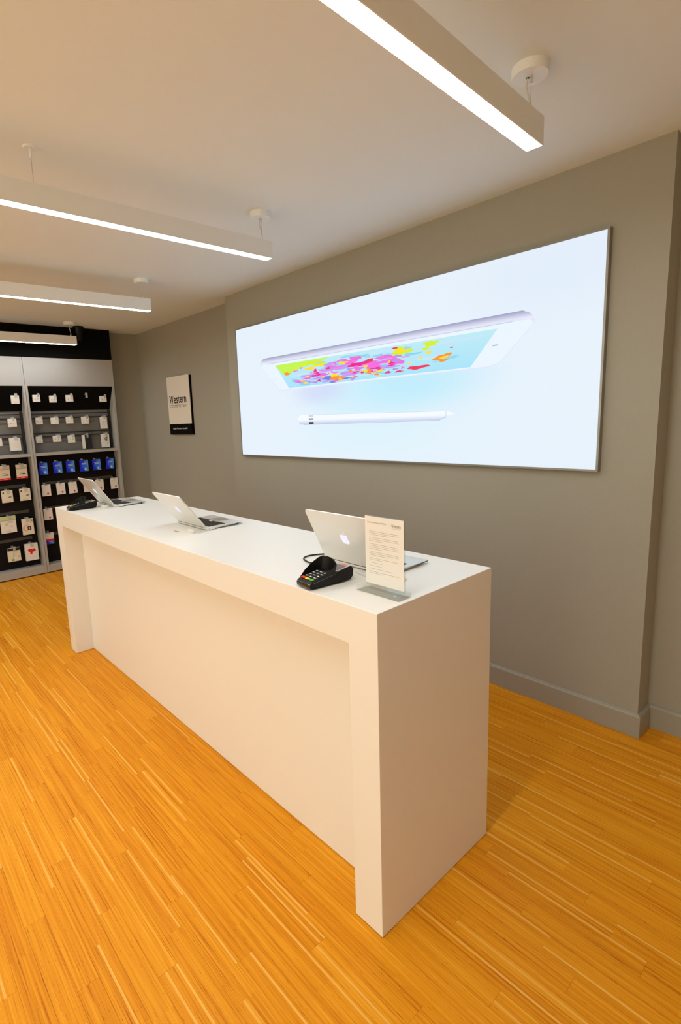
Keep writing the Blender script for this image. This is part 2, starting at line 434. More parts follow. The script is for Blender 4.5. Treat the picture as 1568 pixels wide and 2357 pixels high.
# ------------------------------------------------------------------ pendant lights
BW, BZ0, BZ1 = .058, 2.472, 2.560
def pendant(x, y1, length, label, hang, ang=0.0):
    t = thing('pendant_light', label, 'pendant light', (x, y1, BZ0), ang, 'linear pendant lights')
    hgt = BZ1-BZ0; wd = .003
    hb = MB()
    hb.box(-BW/2, BW/2, -length, 0, hgt-wd, hgt)
    hb.box(-BW/2, -BW/2+wd, -length, 0, 0, hgt-wd); hb.box(BW/2-wd, BW/2, -length, 0, 0, hgt-wd)
    hb.box(-BW/2+wd, BW/2-wd, -wd, 0, 0, hgt-wd); hb.box(-BW/2+wd, BW/2-wd, -length, -length+wd, 0, hgt-wd)
    hb.build('housing', m_lampw, t)
    MB().box(-BW/2+wd, BW/2-wd, -length+wd, -wd, 0.0008, .006).build('diffuser', m_diff, t)
    top = HC-BZ0
    for i, hy in enumerate(hang):
        if i == 0:
            cp = MB().lathe([(.057, top), (.057, top-.027), (.055, top-.030), (0.008, top-.030)], (0, hy, 0), 40).build('canopy', m_lampw, t, True)
            MB().lathe([(.006, top-.0302), (.006, top-.0305)], (-.008, hy, 0), 12).build('cord_hole', m_ink, cp)
            MB().lathe([(.0045, top-.031), (.0045, top-.052)], (0.004, hy, 0), 10).build('cable_gripper', m_alu, cp)
            MB().tube([(-.008, hy, top-.028), (-.010, hy-.002, top-.06), (-.002, hy+.004, top-.10), (.001, hy+.006, hgt)], .0028).build('power_cord', m_cord, t)
            MB().tube([(.004, hy, top-.05), (.004, hy, hgt)], .0010, 6).build('suspension_wire', m_wire, t)
        else:
            cp = MB().lathe([(.026, top), (.026, top-.004), (.024, top-.006), (.007, top-.007)], (0, hy, 0), 28).build('canopy', m_lampw, t, True)
            MB().lathe([(.0055, top-.007), (.0055, top-.036), (.003, top-.040)], (0, hy, 0), 12).build('cable_gripper', m_lampw, cp)
            MB().tube([(0, hy, top-.038), (0, hy, hgt+.012)], .0011, 6).build('suspension_wire', m_wire, t)
        MB().lathe([(.0045, hgt-.001), (.0045, hgt+.010), (.002, hgt+.016)], (.003 if i == 0 else 0, hy, 0), 10).build('wire_fixing', m_lampw, t)
    return t
HG = (-.05, -1.2, -2.35)
pendant(-.005, .846, 2.4, 'nearest white hanging light bar with glowing underside, above counter end', HG, .054)
pendant(-1.475, .848, 2.4, 'second nearest white hanging light bar, with thin wire hanger at its middle', HG, .026)
pendant(-3.035, .876, 2.4, 'third hanging light bar, between the long one and the farthest one', HG)
pendant(-5.0+.02, .95, 2.4, 'farthest white hanging light bar in front of the black bulkhead', HG)
for x, wh in ((-3.0, 'third from the right wall'), (-1.5, 'second from the right wall'), (1.75, 'closest to the right wall')):  # unseen bars added to raise the room's brightness
    t = pendant(x, -2.1 if x < 0 else -.9, 2.4, 'added unseen white light bar behind the viewer, '+wh, HG)

# black tapered fixture by the farthest light
fx = thing('ceiling_fixture', 'small black tapered fixture on the ceiling beside the farthest light bar', 'ceiling fixture', (-5.19, 1.06, HC))
MB().lathe([(.058, 0), (.058, -.010), (.054, -.014)], n=28).build('mounting_plate', m_plastic, fx, True)
MB().lathe([(.050, -.012), (.047, -.05), (.036, -.085), (.034, -.125), (.026, -.15), (.008, -.160)], n=28).build('body', m_plastic, fx, True)

# ------------------------------------------------------------------ illuminated wall panel
LX0, LX1, LZ0, LZ1 = -3.0248, -.0472, 1.2948, 2.3927
LD = .034
lb = thing('light_box', 'large glowing wall light box with tablet and pencil picture', 'light box', ((LX0+LX1)/2, W, (LZ0+LZ1)/2))
cx, cz = (LX0+LX1)/2, (LZ0+LZ1)/2
hw, hh = (LX1-LX0)/2, (LZ1-LZ0)/2
fr = MB()
fw = .010
fr.box(-hw, hw, -LD, 0, hh-fw, hh); fr.box(-hw, hw, -LD, 0, -hh, -hh+fw)
fr.box(-hw, -hw+fw, -LD, 0, -hh+fw, hh-fw); fr.box(hw-fw, hw, -LD, 0, -hh+fw, hh-fw)
fr.build('frame', m_aluedge, lb)
mp = bpy.data.materials.new('backlit_fabric'); mp.use_nodes = True
nt = mp.node_tree; N = nt.nodes; K = nt.links; b = N['Principled BSDF']
b.inputs['Base Color'].default_value = (.05, .05, .05, 1); b.inputs['Emission Strength'].default_value = .95; b.inputs['Roughness'].default_value = .9; b.inputs['Specular IOR Level'].default_value = .1
tc = N.new('ShaderNodeTexCoord')
def ellipse(c, r):
    mpg = N.new('ShaderNodeMapping'); mpg.inputs['Location'].default_value = (-c[0]/r[0], 0, -c[1]/r[1]); mpg.inputs['Scale'].default_value = (1/r[0], 0, 1/r[1])
    K.new(tc.outputs['Object'], mpg.inputs['Vector'])
    ln = N.new('ShaderNodeVectorMath'); ln.operation = 'LENGTH'; K.new(mpg.outputs[0], ln.inputs[0])
    rm = N.new('ShaderNodeMapRange'); rm.interpolation_type = 'SMOOTHERSTEP'
    rm.inputs[1].default_value = 0; rm.inputs[2].default_value = 1; rm.inputs[3].default_value = 1; rm.inputs[4].default_value = 0
    K.new(ln.outputs['Value'], rm.inputs[0]); return rm.outputs[0]
prev = None
for c, r, k, colr in (((0, 0), (3, 1.2), 0, (1, 1, 1, 1)),
                      ((-1.40-cx, 1.78-cz), (1.15, .42), .75, srgb(196, 240, 255)),
                      ((-1.10-cx, 1.80-cz), (.75, .22), .55, srgb(178, 236, 255)),
                      ((-1.98-cx, 1.80-cz), (.45, .16), .55, srgb(206, 208, 250)),
                      ((-1.55-cx, 1.45-cz), (1.3, .22), .45, srgb(215, 246, 255)),
                      ((-.3-cx, 2.25-cz), (.8, .35), .25, srgb(214, 230, 252))):
    mx = N.new('ShaderNodeMix'); mx.data_type = 'RGBA'
    if prev is None: mx.inputs[6].default_value = srgb(232, 244, 255)
    else: K.new(prev, mx.inputs[6])
    mx.inputs[7].default_value = colr
    ml = N.new('ShaderNodeMath'); ml.operation = 'MULTIPLY'; ml.inputs[1].default_value = k; K.new(ellipse(c, r), ml.inputs[0]); K.new(ml.outputs[0], mx.inputs[0])
    prev = mx.outputs[2]
K.new(prev, b.inputs['Emission Color'])
MB().box(-hw+fw, hw-fw, -LD+.001, -.004, -hh+fw, hh-fw).build('backlit_panel', mp, lb)
lay = [0]
def prt(name, shapes, col, parent):
    """flat printed shapes (world x,z) on the panel, each layer a fifth of a millimetre proud"""
    lay[0] += 1
    y = -LD+.001-.0002*lay[0]
    mb = MB()
    for s in shapes: mb.face([(x-cx, y, z-cz) for x, z in s])
    o = mb.build(name, col if not isinstance(col, tuple) else emit(name+'_ink', col, 1.0), parent)
    if len(shapes) > 1: o['kind'] = 'stuff'
    return o
def strip(pts, wds):
    """a ribbon polygon along pts with widths"""
    up = [(x, z+w_/2) for (x, z), w_ in zip(pts, wds)]; dn = [(x, z-w_/2) for (x, z), w_ in zip(pts, wds)]
    return up+dn[::-1]
# tablet picture
tab = prt('tablet_picture', [[(-2.690, 2.045), (-2.683, 2.075), (-2.645, 2.098), (-2.59, 2.102), (-.44, 2.102), (-.40, 2.085), (-.374, 2.055), (-.380, 2.030), (-.555, 1.855), (-.62, 1.838),
                              (-2.41, 1.829), (-2.445, 1.836)]], srgb(226, 230, 250), lb)
def gradm(name, c0, c1, z0, z1):
    m = emit(name, c0, 1.0); nt = m.node_tree
    tcx = nt.nodes.new('ShaderNodeTexCoord'); s_ = nt.nodes.new('ShaderNodeSeparateXYZ'); mr = nt.nodes.new('ShaderNodeMapRange'); mx = nt.nodes.new('ShaderNodeMix'); mx.data_type = 'RGBA'
    nt.links.new(tcx.outputs['Object'], s_.inputs[0]); nt.links.new(s_.outputs['Z'], mr.inputs[0])
    mr.inputs[1].default_value = z0-cz; mr.inputs[2].default_value = z1-cz
    mx.inputs[6].default_value = c0; mx.inputs[7].default_value = c1
    nt.links.new(mr.outputs[0], mx.inputs[0]); nt.links.new(mx.outputs[2], nt.nodes['Principled BSDF'].inputs['Emission Color'])
    return m
prt('tablet_edge_picture', [[(-2.683, 2.075), (-2.645, 2.098), (-2.59, 2.102), (-.44, 2.102), (-.40, 2.085), (-.374, 2.055), (-.42, 2.058), (-.50, 2.066), (-2.56, 2.066), (-2.62, 2.070)]],
    gradm('tablet_edge_ink', srgb(234, 237, 252), srgb(158, 158, 196), 2.062, 2.101), tab)
prt('tablet_front_picture', [[(-2.686, 2.045), (-2.66, 2.056), (-2.55, 2.057), (-.48, 2.057), (-.40, 2.052), (-.380, 2.040), (-.384, 2.030), (-.558, 1.858), (-.62, 1.842), (-2.41, 1.834), (-2.442, 1.840)]], srgb(234, 245, 255), tab)
prt('tablet_groove_picture', [[(-2.60, 2.0505), (-.50, 2.0535), (-.47, 2.0570), (-2.55, 2.0555)]], srgb(196, 205, 228), tab)
prt('home_button_picture', [[(-.605, 1.945), (-.575, 1.945), (-.568, 1.952), (-.598, 1.952)]], srgb(180, 195, 210), tab)
prt('front_camera_print', [[(-2.505, 1.925), (-2.475, 1.925), (-2.479, 1.929), (-2.509, 1.929)], [(-2.535, 1.922), (-2.528, 1.922), (-2.528, 1.929), (-2.535, 1.929)]], srgb(195, 205, 220), tab)
scr = prt('screen_picture', [[(-2.484, 2.032), (-.574, 2.033), (-.733, 1.849), (-2.321, 1.844)]], gradm('screen_ink', srgb(170, 228, 250), srgb(190, 235, 245), 1.85, 2.03), lb)
# the painting on the screen: blobs by colour, u along, v down, inside the screen
def uv(u, v):
    xl = -2.484+(.163)*v; xr = -.574-(.159)*v
    return (xl+(xr-xl)*u, 2.032-(.186)*v)
def blob(u, v, ru, rv, rot=0, k=9, jag=.28):
    pts = []
    for i in range(k*3):
        a = 2*PI*i/(k*3); r = 1+jag*math.sin(a*3+u*20)*.6+jag*math.sin(a*5+v*31)*.5+random.uniform(-.1, .1)
        x, y = ru*r*math.cos(a), rv*r*math.sin(a)
        uu = u+x*math.cos(rot)-y*.35*math.sin(rot); vv = v+x*math.sin(rot)*2.5+y*math.cos(rot)
        pts.append(uv(min(max(uu, .002), .998), min(max(vv, .01), .99)))
    return pts
prt('yellow_green_wash', [[uv(0, 0.0), uv(.34, 0.0), uv(.20, .20), uv(.10, .34), uv(.05, .45), uv(.015, .42)]], srgb(196, 246, 80), scr)
prt('pale_wash_print', [blob(.16, .55, .09, .09), blob(.30, .62, .06, .10), blob(.62, .12, .10, .05), blob(.80, .55, .05, .05), blob(.50, .18, .06, .05), blob(.88, .14, .10, .05), blob(.42, .85, .10, .05)], srgb(196, 232, 250), scr)
prt('lime_paint_print', [blob(.27, .22, .04, .08), blob(.23, .14, .06, .06), blob(.67, .20, .042, .13), blob(.785, .11, .026, .08), blob(.54, .80, .012, .04), blob(.77, .25, .015, .04)], srgb(214, 240, 40), scr)
prt('teal_paint_print', [blob(.13, .88, .05, .09), blob(.48, .16, .045, .05, .05), blob(.60, .60, .03, .05), blob(.72, .35, .04, .04), blob(.07, .72, .02, .06), blob(.57, .24, .03, .04)], srgb(140, 212, 238), scr)
prt('lilac_paint_print', [blob(.20, .62, .08, .07), blob(.36, .45, .10, .10), blob(.26, .76, .07, .07), blob(.42, .72, .06, .10), blob(.30, .90, .06, .05), blob(.62, .66, .05, .06), blob(.09, .77, .04, .05), blob(.34, .28, .06, .06)], srgb(196, 160, 240), scr)
prt('pink_paint_print', [blob(.40, .30, .06, .12), blob(.46, .22, .03, .08), blob(.34, .40, .05, .06), blob(.54, .52, .06, .13), blob(.62, .44, .05, .11), blob(.66, .55, .035, .08), blob(.60, .32, .04, .07), blob(.25, .64, .05, .05), blob(.10, .80, .03, .05), blob(.16, .70, .03, .04), blob(.47, .56, .03, .07), blob(.44, .85, .01, .05), blob(.33, .93, .015, .04)], srgb(244, 110, 222), scr)
prt('magenta_paint_print', [blob(.48, .42, .05, .06, -.03), blob(.44, .46, .03, .04), blob(.22, .63, .035, .03), blob(.53, .34, .02, .05), blob(.56, .66, .03, .03), blob(.45, .70, .02, .04)], srgb(238, 40, 150), scr)
prt('red_paint_print', [blob(.765, .80, .050, .055, -.03), blob(.53, .36, .018, .05), blob(.68, .86, .02, .03), blob(.58, .72, .012, .03), blob(.64, .08, .014, .03), blob(.875, .33, .006, .02)], srgb(236, 60, 96), scr)
prt('violet_paint_print', [blob(.29, .80, .035, .07), blob(.38, .88, .05, .035), blob(.31, .97, .02, .03)], srgb(110, 130, 226), scr)
prt('orange_paint_print', [blob(.045, .42, .020, .06, -.1), blob(.86, .60, .034, .11, -.05), blob(.335, .80, .03, .11), blob(.52, .74, .03, .06), blob(.56, .84, .022, .05), blob(.37, .84, .02, .05)], srgb(250, 150, 40), scr)
prt('yellow_paint_print', [blob(.33, .72, .022, .05), blob(.36, .90, .014, .05), blob(.50, .72, .02, .05), blob(.545, .80, .022, .05), blob(.585, .76, .012, .04), blob(.385, .30, .03, .06), blob(.865, .60, .018, .05), blob(.67, .20, .03, .07), blob(.20, .33, .03, .06), blob(.26, .26, .03, .05), blob(.12, .78, .02, .03)], srgb(252, 226, 40), scr)
for nm_, colr_, n_, (u0_, u1_, v0_, v1_), ru_ in (('pale_blue_fleck_print', srgb(150, 215, 240), 16, (.08, .95, .05, .95), .022), ('pink_fleck_print', srgb(246, 130, 226), 22, (.08, .70, .25, .95), .014), ('lilac_fleck_print', srgb(180, 150, 236), 18, (.10, .66, .35, .95), .016), ('magenta_fleck_print', srgb(235, 50, 140), 12, (.12, .66, .35, .9), .011), ('yellow_fleck_print', srgb(250, 226, 60), 14, (.12, .85, .1, .95), .010), ('orange_fleck_print', srgb(248, 140, 60), 9, (.28, .62, .6, .95), .008)):
    prt(nm_, [blob(random.uniform(u0_, u1_), random.uniform(v0_, v1_), ru_*random.uniform(.5, 1.6), .035*random.uniform(.5, 1.3), -.03, 7, .4) for _ in range(n_)], colr_, scr)
# pencil picture
pen = prt('pencil_picture', [[(-2.222, 1.600), (-2.214, 1.618), (-2.19, 1.629), (-1.5, 1.624), (-.884, 1.613), (-.860, 1.606), (-.822, 1.595), (-.865, 1.585), (-.935, 1.562), (-1.5, 1.562), (-2.19, 1.556), (-2.213, 1.566)]],
          gradm('pencil_ink', srgb(190, 200, 232), srgb(244, 250, 255), 1.556, 1.590), lb)
prt('pencil_top_line', [[(-2.16, 1.6275), (-.89, 1.6115), (-.89, 1.6145), (-2.16, 1.6305)]], srgb(205, 222, 236), pen)
prt('pencil_under_line', [[(-2.16, 1.553), (-.935, 1.5585), (-.88, 1.578), (-.885, 1.580), (-.94, 1.5615), (-2.16, 1.5575)]], srgb(186, 200, 226), pen)
prt('pencil_tip_line', [[(-.888, 1.612), (-.884, 1.612), (-.884, 1.578), (-.888, 1.577)]], srgb(205, 218, 230), pen)
prt('pencil_band', [[(-2.098, 1.612), (-2.045, 1.611), (-2.045, 1.626), (-2.098, 1.627)]], srgb(205, 214, 235), pen)
prt('pencil_ring_print', [[(-2.098, 1.592), (-2.045, 1.592), (-2.045, 1.601), (-2.098, 1.601)], [(-2.098, 1.560), (-2.045, 1.560), (-2.045, 1.575), (-2.098, 1.575)]], srgb(24, 28, 40), pen)
prt('pencil_ring_shine_print', [[(-2.08, 1.594), (-2.066, 1.594), (-2.066, 1.600), (-2.08, 1.600)], [(-2.09, 1.567), (-2.055, 1.567), (-2.055, 1.571), (-2.09, 1.571)]], srgb(120, 125, 135), pen)

# ------------------------------------------------------------------ shop sign on the recessed wall
SX0, SX1, SZ0, SZ1 = -4.680, -4.165, 1.482, 2.119
sg = thing('wall_sign', 'tall white shop name board with black lower band on grey wall', 'sign', ((SX0+SX1)/2, yb, (SZ0+SZ1)/2))
sw, sh = (SX1-SX0)/2, (SZ1-SZ0)/2
MB().box(-sw+.01, sw-.002, -.020, 0, -sh, sh-.006).build('backing_box', m_black, sg)
BZ = -sh+2*sh*.182
MB().box(-sw, sw-.012, -.028, -.020, BZ, sh, .001).build('face_board', m_signface, sg)
MB().box(-sw, sw-.012, -.028, -.020, -sh, BZ, .001).build('lower_band', m_black, sg)
u = 2*sw; v = 2*sh
word_bm('Western', [k*u for k in (.185, .092, .085, .062, .092, .066, .092)], v*.135, .022, u*.012).move(Matrix.Translation((-sw+u*.085, -.0285, -sh+v*.540))).build('lettering', m_ink, sg)
text_bm('COMPUTER', u*.745, v*.050, 0).move(Matrix.Translation((-sw+u*.085, -.0285, -sh+v*.470))).build('lettering', m_signinkg, sg)
text_bm('Apple Premium Reseller', u*.66, v*.040, .006).move(Matrix.Translation((-sw+u*.15, -.0285, -sh+v*.080))).build('lettering', m_card, sg)

# ------------------------------------------------------------------ laptops
m_logo = emit('logo_glow', srgb(240, 236, 255), 1.05)
m_scr = mat('screen_glass', lin(.01, .01, .012), .1)
def laptop(loc, rz, tilt, label):
    wd, dp, th = .317, .224, .011
    t = thing('laptop', label, 'laptop', loc, rz, 'open silver laptops on the counter')
    zb = .003
    b = MB().box(-wd/2, wd/2, 0, dp, zb, zb+th, .004, 3)
    for v in b.bm.verts:           # wedge: thinner towards the front
        k = max(0, min(1, v.co.y/dp))
        if v.co.z < zb+th*.5: v.co.z += k*.006
    # round the plan corners
    base = b.build('base', m_lap, t, True)
    zt = zb+th
    kb = MB().box(-.135, .135, .028, .128, zt-.0004, zt+.0002).build('keyboard', m_ink, t)
    ks = MB()
    for r in range(6):
        n = 14 if r < 5 else 10
        y = .035+r*.0163
        for c in range(n):
            if r == 5 and c in (4, 5, 6): continue
            x0 = -.131+c*(.262/n)
            ks.box(x0+.001, x0+.262/n-.0015, y, y+.0135 if r else y+.008, zt+.0002, zt+.0012)
    tag(ks.build('key', m_key, kb), kind='stuff')
    MB().box(-.052, .052, .138, .212, zt-.0003, zt+.0003).build('trackpad', m_alu, t)
    MB().box(-.004, .018, .110, .124, zt+.0012, zt+.0013).build('key_label', m_keywhite, t)
    MB().lathe([(.0055, -.125), (.0055, .125)], n=12, mtx=Matrix.Translation((0, .006, zt-.001)) @ Matrix.Rotation(PI/2, 4, 'Y')).build('hinge', m_ink, t, True)
    for x in (-.13, .13):
        for y, hz in ((.02, zb+.001), (.205, zb+.007)): MB().lathe([(.006, 0), (.006, hz)], (x, y, 0), 10).build('rubber_foot', m_rubber, t)
    # lid: built flat, standing up, then tilted about the hinge towards the viewer
    mt = Matrix.Translation((0, .003, zt+.0005)) @ Matrix.Rotation(math.radians(tilt), 4, 'X')
    hl = .225
    lid = MB(); R_ = .011
    out = []
    for (qx, qz, a0) in ((wd/2-R_, hl-R_, 0), (-wd/2+R_, hl-R_, 90)):
        for i in range(7):
            a = math.radians(a0+i*15); out.append((qx+R_*math.cos(a), qz+R_*math.sin(a)))
    out += [(-wd/2, .006), (-wd/2+.006, 0), (wd/2-.006, 0), (wd/2, .006)]
    lid.prism(out, 'y', -.0025, .0025)
    ed = [e for e in lid.bm.edges if abs(e.verts[0].co.y-e.verts[1].co.y) < 1e-6 and e.verts[0].co.y < 0]
    bmesh.ops.bevel(lid.bm, geom=ed, offset=.0016, segments=2, affect='EDGES')
    lo = lid.move(mt).build('lid', m_lap, t, True)
    MB().box(-wd/2+.004, wd/2-.004, .0026, .0031, .004, hl-.005).move(mt).build('screen', m_scr, lo)
    body, leaf = apple_outline(.050)
    lg = MB()
    # seen from behind, x runs the other way round: the bite faces the reader's right
    lg.face([(x, -.0028, hl*.52+z) for x, z in body]); lg.face([(x, -.0028, hl*.52+z) for x, z in leaf])
    lg.move(mt).build('logo', m_logo, lo)
    return t
laptop((-.352, .288, H), 0, 26, 'open silver laptop nearest the viewer, partly behind the clear notice stand')
laptop((-1.538, .280, H), math.radians(-1), 38, 'open silver laptop in the middle of the counter, dark keyboard showing')
laptop((-2.726, .272, H), math.radians(-1), 35, 'farthest open silver laptop, beside the card reader at counter end')

# ------------------------------------------------------------------ card readers
m_lcd = mat('reader_display', lin(.20, .19, .24), .15)
m_krd = mat('key_red', lin(.75, .02, .01), .4); m_kyl = mat('key_yellow', lin(.85, .55, .01), .4); m_kgr = mat('key_green', lin(.04, .45, .04), .4)
m_gloss = mat('glossy_black', lin(.02, .018, .015), .12, coat=.5)
m_edge = mat('reader_grey_trim', lin(.16, .15, .13), .3)
m_or = mat('orange_sticker', lin(.70, .22, .12), .5)
def terminal(loc, rz, label):
    t = thing('card_reader', label, 'card reader', loc, rz, 'card readers on the counter')
    wd, dp = .083, .182
    prof = [(0.004, .004), (.0, .010), (.002, .020), (.010, .0255), (.03, .029), (.105, .040), (.165, .049), (.176, .047), (.182, .036), (.180, .016), (.168, .003), (.012, .002)]
    b = MB().prism(prof, 'x', -wd/2, wd/2)
    ed = [e for e in b.bm.edges if abs(e.verts[0].co.x-e.verts[1].co.x) < 1e-6]
    bmesh.ops.bevel(b.bm, geom=ed, offset=.004, segments=3, affect='EDGES')
    # narrower waist at the foot
    for vv in b.bm.verts:
        if vv.co.z < .006: vv.co.x *= .94
    b.build('body', m_plastic, t, True)
    for x in (-.025, .025):
        for y in (.03, .15): MB().lathe([(.006, 0), (.006, .003)], (x, y, 0), 10).build('rubber_foot', m_rubber, t)
    def ztop(y): return .0255+(y-.010)*(.040-.0255)/.095 if y < .105 else .040+(y-.105)*.009/.06
    sl = math.atan2(.0145, .095)
    # glossy bowed front lip
    MB().box(-wd/2+.004, wd/2-.004, -.0022, .006, .0075, .0205, .003, 3).build('front_lip', m_gloss, t, True)
    MB().box(-wd/2+.006, wd/2-.006, -.0030, .001, .0060, .0078, .0008).build('lip_trim', m_edge, t)
    # keypad
    kp = MB().box(-.033, .033, .016, .088, -.0005, .0008).move(Matrix.Translation((0, .0, .0262-.0014)) @ Matrix.Rotation(sl, 4, 'X')).build('keypad', m_key, t)
    for i, mm in enumerate((m_krd, m_kyl, m_kgr)):
        x = -.023+i*.0225
        MB().box(x-.0095, x+.0095, .013, .023, 0, .0035, .0016, 2).move(Matrix.Translation((0, 0, .0255)) @ Matrix.Rotation(sl, 4, 'X')).build('function_key', mm, kp, True)
    for r in range(4):
        for c in range(3):
            x = -.0215+c*.0215; y = .032+r*.0145
            MB().box(x-.0085, x+.0085, y-.0048, y+.0048, .0010, .0030, .001, 1).move(Matrix.Translation((0, 0, .0255)) @ Matrix.Rotation(sl, 4, 'X')).build('digit_key', m_key, kp)
    pr = MB()
    for r in range(4):
        for c in range(3):
            x = -.0215+c*.0215; y = .032+r*.0145
            pr.box(x-.0055, x+.0010, y-.0022, y+.0022, .0030, .0032); pr.box(x+.003, x+.0065, y-.0008, y+.0012, .0030, .0032)
    tag(pr.move(Matrix.Translation((0, 0, .0255)) @ Matrix.Rotation(sl, 4, 'X')).build('key_print', m_keywhite, kp), kind='stuff')
    # privacy hood round the keypad
    path = [(-.0385, .018, .001), (-.0405, .034, .016), (-.0425, .060, .030), (-.0415, .088, .040), (-.036, .102, .043), (-.018, .107, .042), (0, .109, .040), (.018, .107, .036), (.038, .101, .028), (.0415, .085, .021), (.0415, .055, .013), (.0385, .020, .001)]
    hood = MB(); bm = hood.bm; rows = []
    for x, y, hgt in path:
        zb = ztop(y)-.004; k = 1.10
        rows.append([bm.verts.new((x, y, zb)), bm.verts.new((x*k, y+(hgt*.25), zb+.004+hgt)), bm.verts.new((x*k-math.copysign(.002, x), y+hgt*.25-.002, zb+.004+hgt)), bm.verts.new((x-math.copysign(.002, x), y-.002, zb))])
    for i in range(len(rows)-1):
        for k in range(4): bm.faces.new((rows[i][k], rows[i+1][k], rows[i+1][(k+1) % 4], rows[i][(k+1) % 4]))
    bm.faces.new(rows[0]); bm.faces.new(rows[-1][::-1])
    hood.build('privacy_hood', m_plastic, t, True)
    # display
    s2 = math.atan2(.009, .06)
    mt = Matrix.Translation((0, .112, .0418)) @ Matrix.Rotation(s2, 4, 'X')
    MB().box(-.036, .036, 0, .058, -.001, .0006, .0004).move(mt).build('display_surround', m_alu, t)
    MB().box(-.030, .030, .006, .046, .0006, .0010).move(mt).build('display', m_lcd, t)
    MB().box(.004, .026, .046, .056, .0006, .0012).move(mt).build('sticker', m_or, t)
    MB().tube([(wd/2+.0003, .012, .0225), (wd/2+.0003, .05, .0285), (wd/2+.0003, .10, .0365)], .0005, 6).build('seam_highlight', m_edge, t)  # highlight along the side seam, put in as a lighter grey line
    return t
terminal((-.322, .010, H), math.radians(-6), 'black card reader with coloured keys beside the clear notice stand')
terminal((-2.718, .012, H), math.radians(-4), 'black card reader at the far left corner of the counter')
tag(MB().tube([(-.335, .192, H+.022), (-.37, .212, H+.012), (-.44, .228, H+.0032), (-.53, .222, H+.0032), (-.588, .245, H+.0032), (-.605, .285, H+.0032), (-.585, .335, H+.0032), (-.55, .385, H+.0032),
                  (-.54, .45, H+.0032), (-.545, .54, H+.0032), (-.55, .600, H+.0032)], .003, 8).build('reader_cable', m_rubber, None, True),
    'black cable looping from the near card reader behind the laptop', 'cable')

# ------------------------------------------------------------------ notice stand
ns = thing('notice_stand', 'clear acrylic stand holding a printed returns notice beside the laptop', 'sign stand', (-.095, .145, H))
MB().box(-.092, .080, -.030, .029, 0, .015, .0008).build('stand_base', m_acry, ns)
MB().box(-.075, .077, 0.000, .0075, .0152, .240, .0006).build('acrylic_sheet', m_acry, ns)
pp = MB().box(-.0745, .0765, -.0012, -.0008, .024, .2395).build('paper', m_paper, ns)
text_bm('Consumer Returns Policy', .074, .0072).move(Matrix.Translation((-.064, -.0014, .2165))).build('heading', m_inkg, pp)
word_bm('Western', [k*.046 for k in (.185, .092, .085, .062, .092, .066, .092)], .0098, .018, .0006).move(Matrix.Translation((.031, -.0014, .2135))).build('logo_lettering', m_inkg, pp)
text_bm('COMPUTER', .0325, .0030).move(Matrix.Translation((.032, -.0014, .2090))).build('logo_lettering', m_inkl, pp)
ln = MB(); z = .192
for k in (3, 3, 4, 3, 2, 1, 1, 1, 2):
    for i in range(k):
        x = -.058; end = .056 if i < k-1 else random.uniform(-.01, .04)
        while x < end:
            wl = random.uniform(.003, .010)
            ln.box(x, min(x+wl, end+.002), -.0014, -.0012, z, z+.0017); x += wl+.0014
        z -= .0053
    z -= .0042
tag(ln.build('text_line', m_inkl, pp), kind='stuff')

# ------------------------------------------------------------------ adapters and cables
def adapter(x, y, rz, label, clabel, dy, px):
    a = thing('power_adapter', label, 'adapter', (x, y, H), rz)
    MB().box(-.028, .028, -.013, .013, 0, .016, .003, 3).build('body', m_card, a, True)
    MB().box(.028, .034, -.004, .004, .004, .011, .001).build('strain_relief', m_cord, a)
    MB().box(-.034, -.028, -.004, .004, .004, .011, .001).build('strain_relief', m_cord, a)
    pts = [(x+.034, y, H+.0075), ((x+px+.054)/2+.008, y-.003, H+.004), (px+.022, y+.03, H+.003), (px+.013, y+.07, H+.006), (px+.006, y+.084, H+.0075)]
    c = thing('charging_cable', clabel, 'cable', (x, y, H))
    q = Matrix.Translation((-x, -y, -H))
    MB().tube(pts, .0019, 8).move(q).build('cord', m_cord, c, True)
    MB().tube([(x-.034, y, H+.0075), (x-.055, y+.006, H+.003), (x-.08, y+.003, H+.002), (x-.098, y-.02+dy, H+.002)], .0019, 8).move(q).build('cord', m_cord, c, True)
    MB().box(px+.001, px+.010, y+.083, y+.110, H+.0035, H+.0105, .0015).move(q).build('plug', m_cord, c, True)
adapter(-1.408, .214, math.radians(-3), 'white cable adapter block behind the middle laptop', 'thin white cable from adapter to the side of the middle laptop', 0, -1.538+.160)
adapter(-2.618, .222, math.radians(2), 'white cable adapter block between the far card reader and laptop', 'thin white cable from adapter to the farthest laptop', .01, -2.726+.160)
st = thing('security_sensor', 'small flat pinkish strip lying behind the middle laptop', 'sensor', (-1.492, .168, H))
MB().box(-.022, .012, -.005, .005, 0, .003, .001).build('strip', mat('pale_pink_plastic', lin(.62, .45, .40), .5), st)
MB().box(.016, .026, -.0035, .0035, 0, .005, .001).build('clip', m_alu, st)
tag(MB().tube([(-.325, .255, H+.002), (-.26, .236, H+.002), (-.18, .236, H+.002), (-.14, .248, H+.002), (-.126, .28, H+.002), (-.140, .308, H+.003), (-.165, .318, H+.006), (-.189, .322, H+.0075)], .0018, 8).build('charging_cable', m_cord, None, True),
    'thin white cable curling out from behind the notice stand', 'cable')

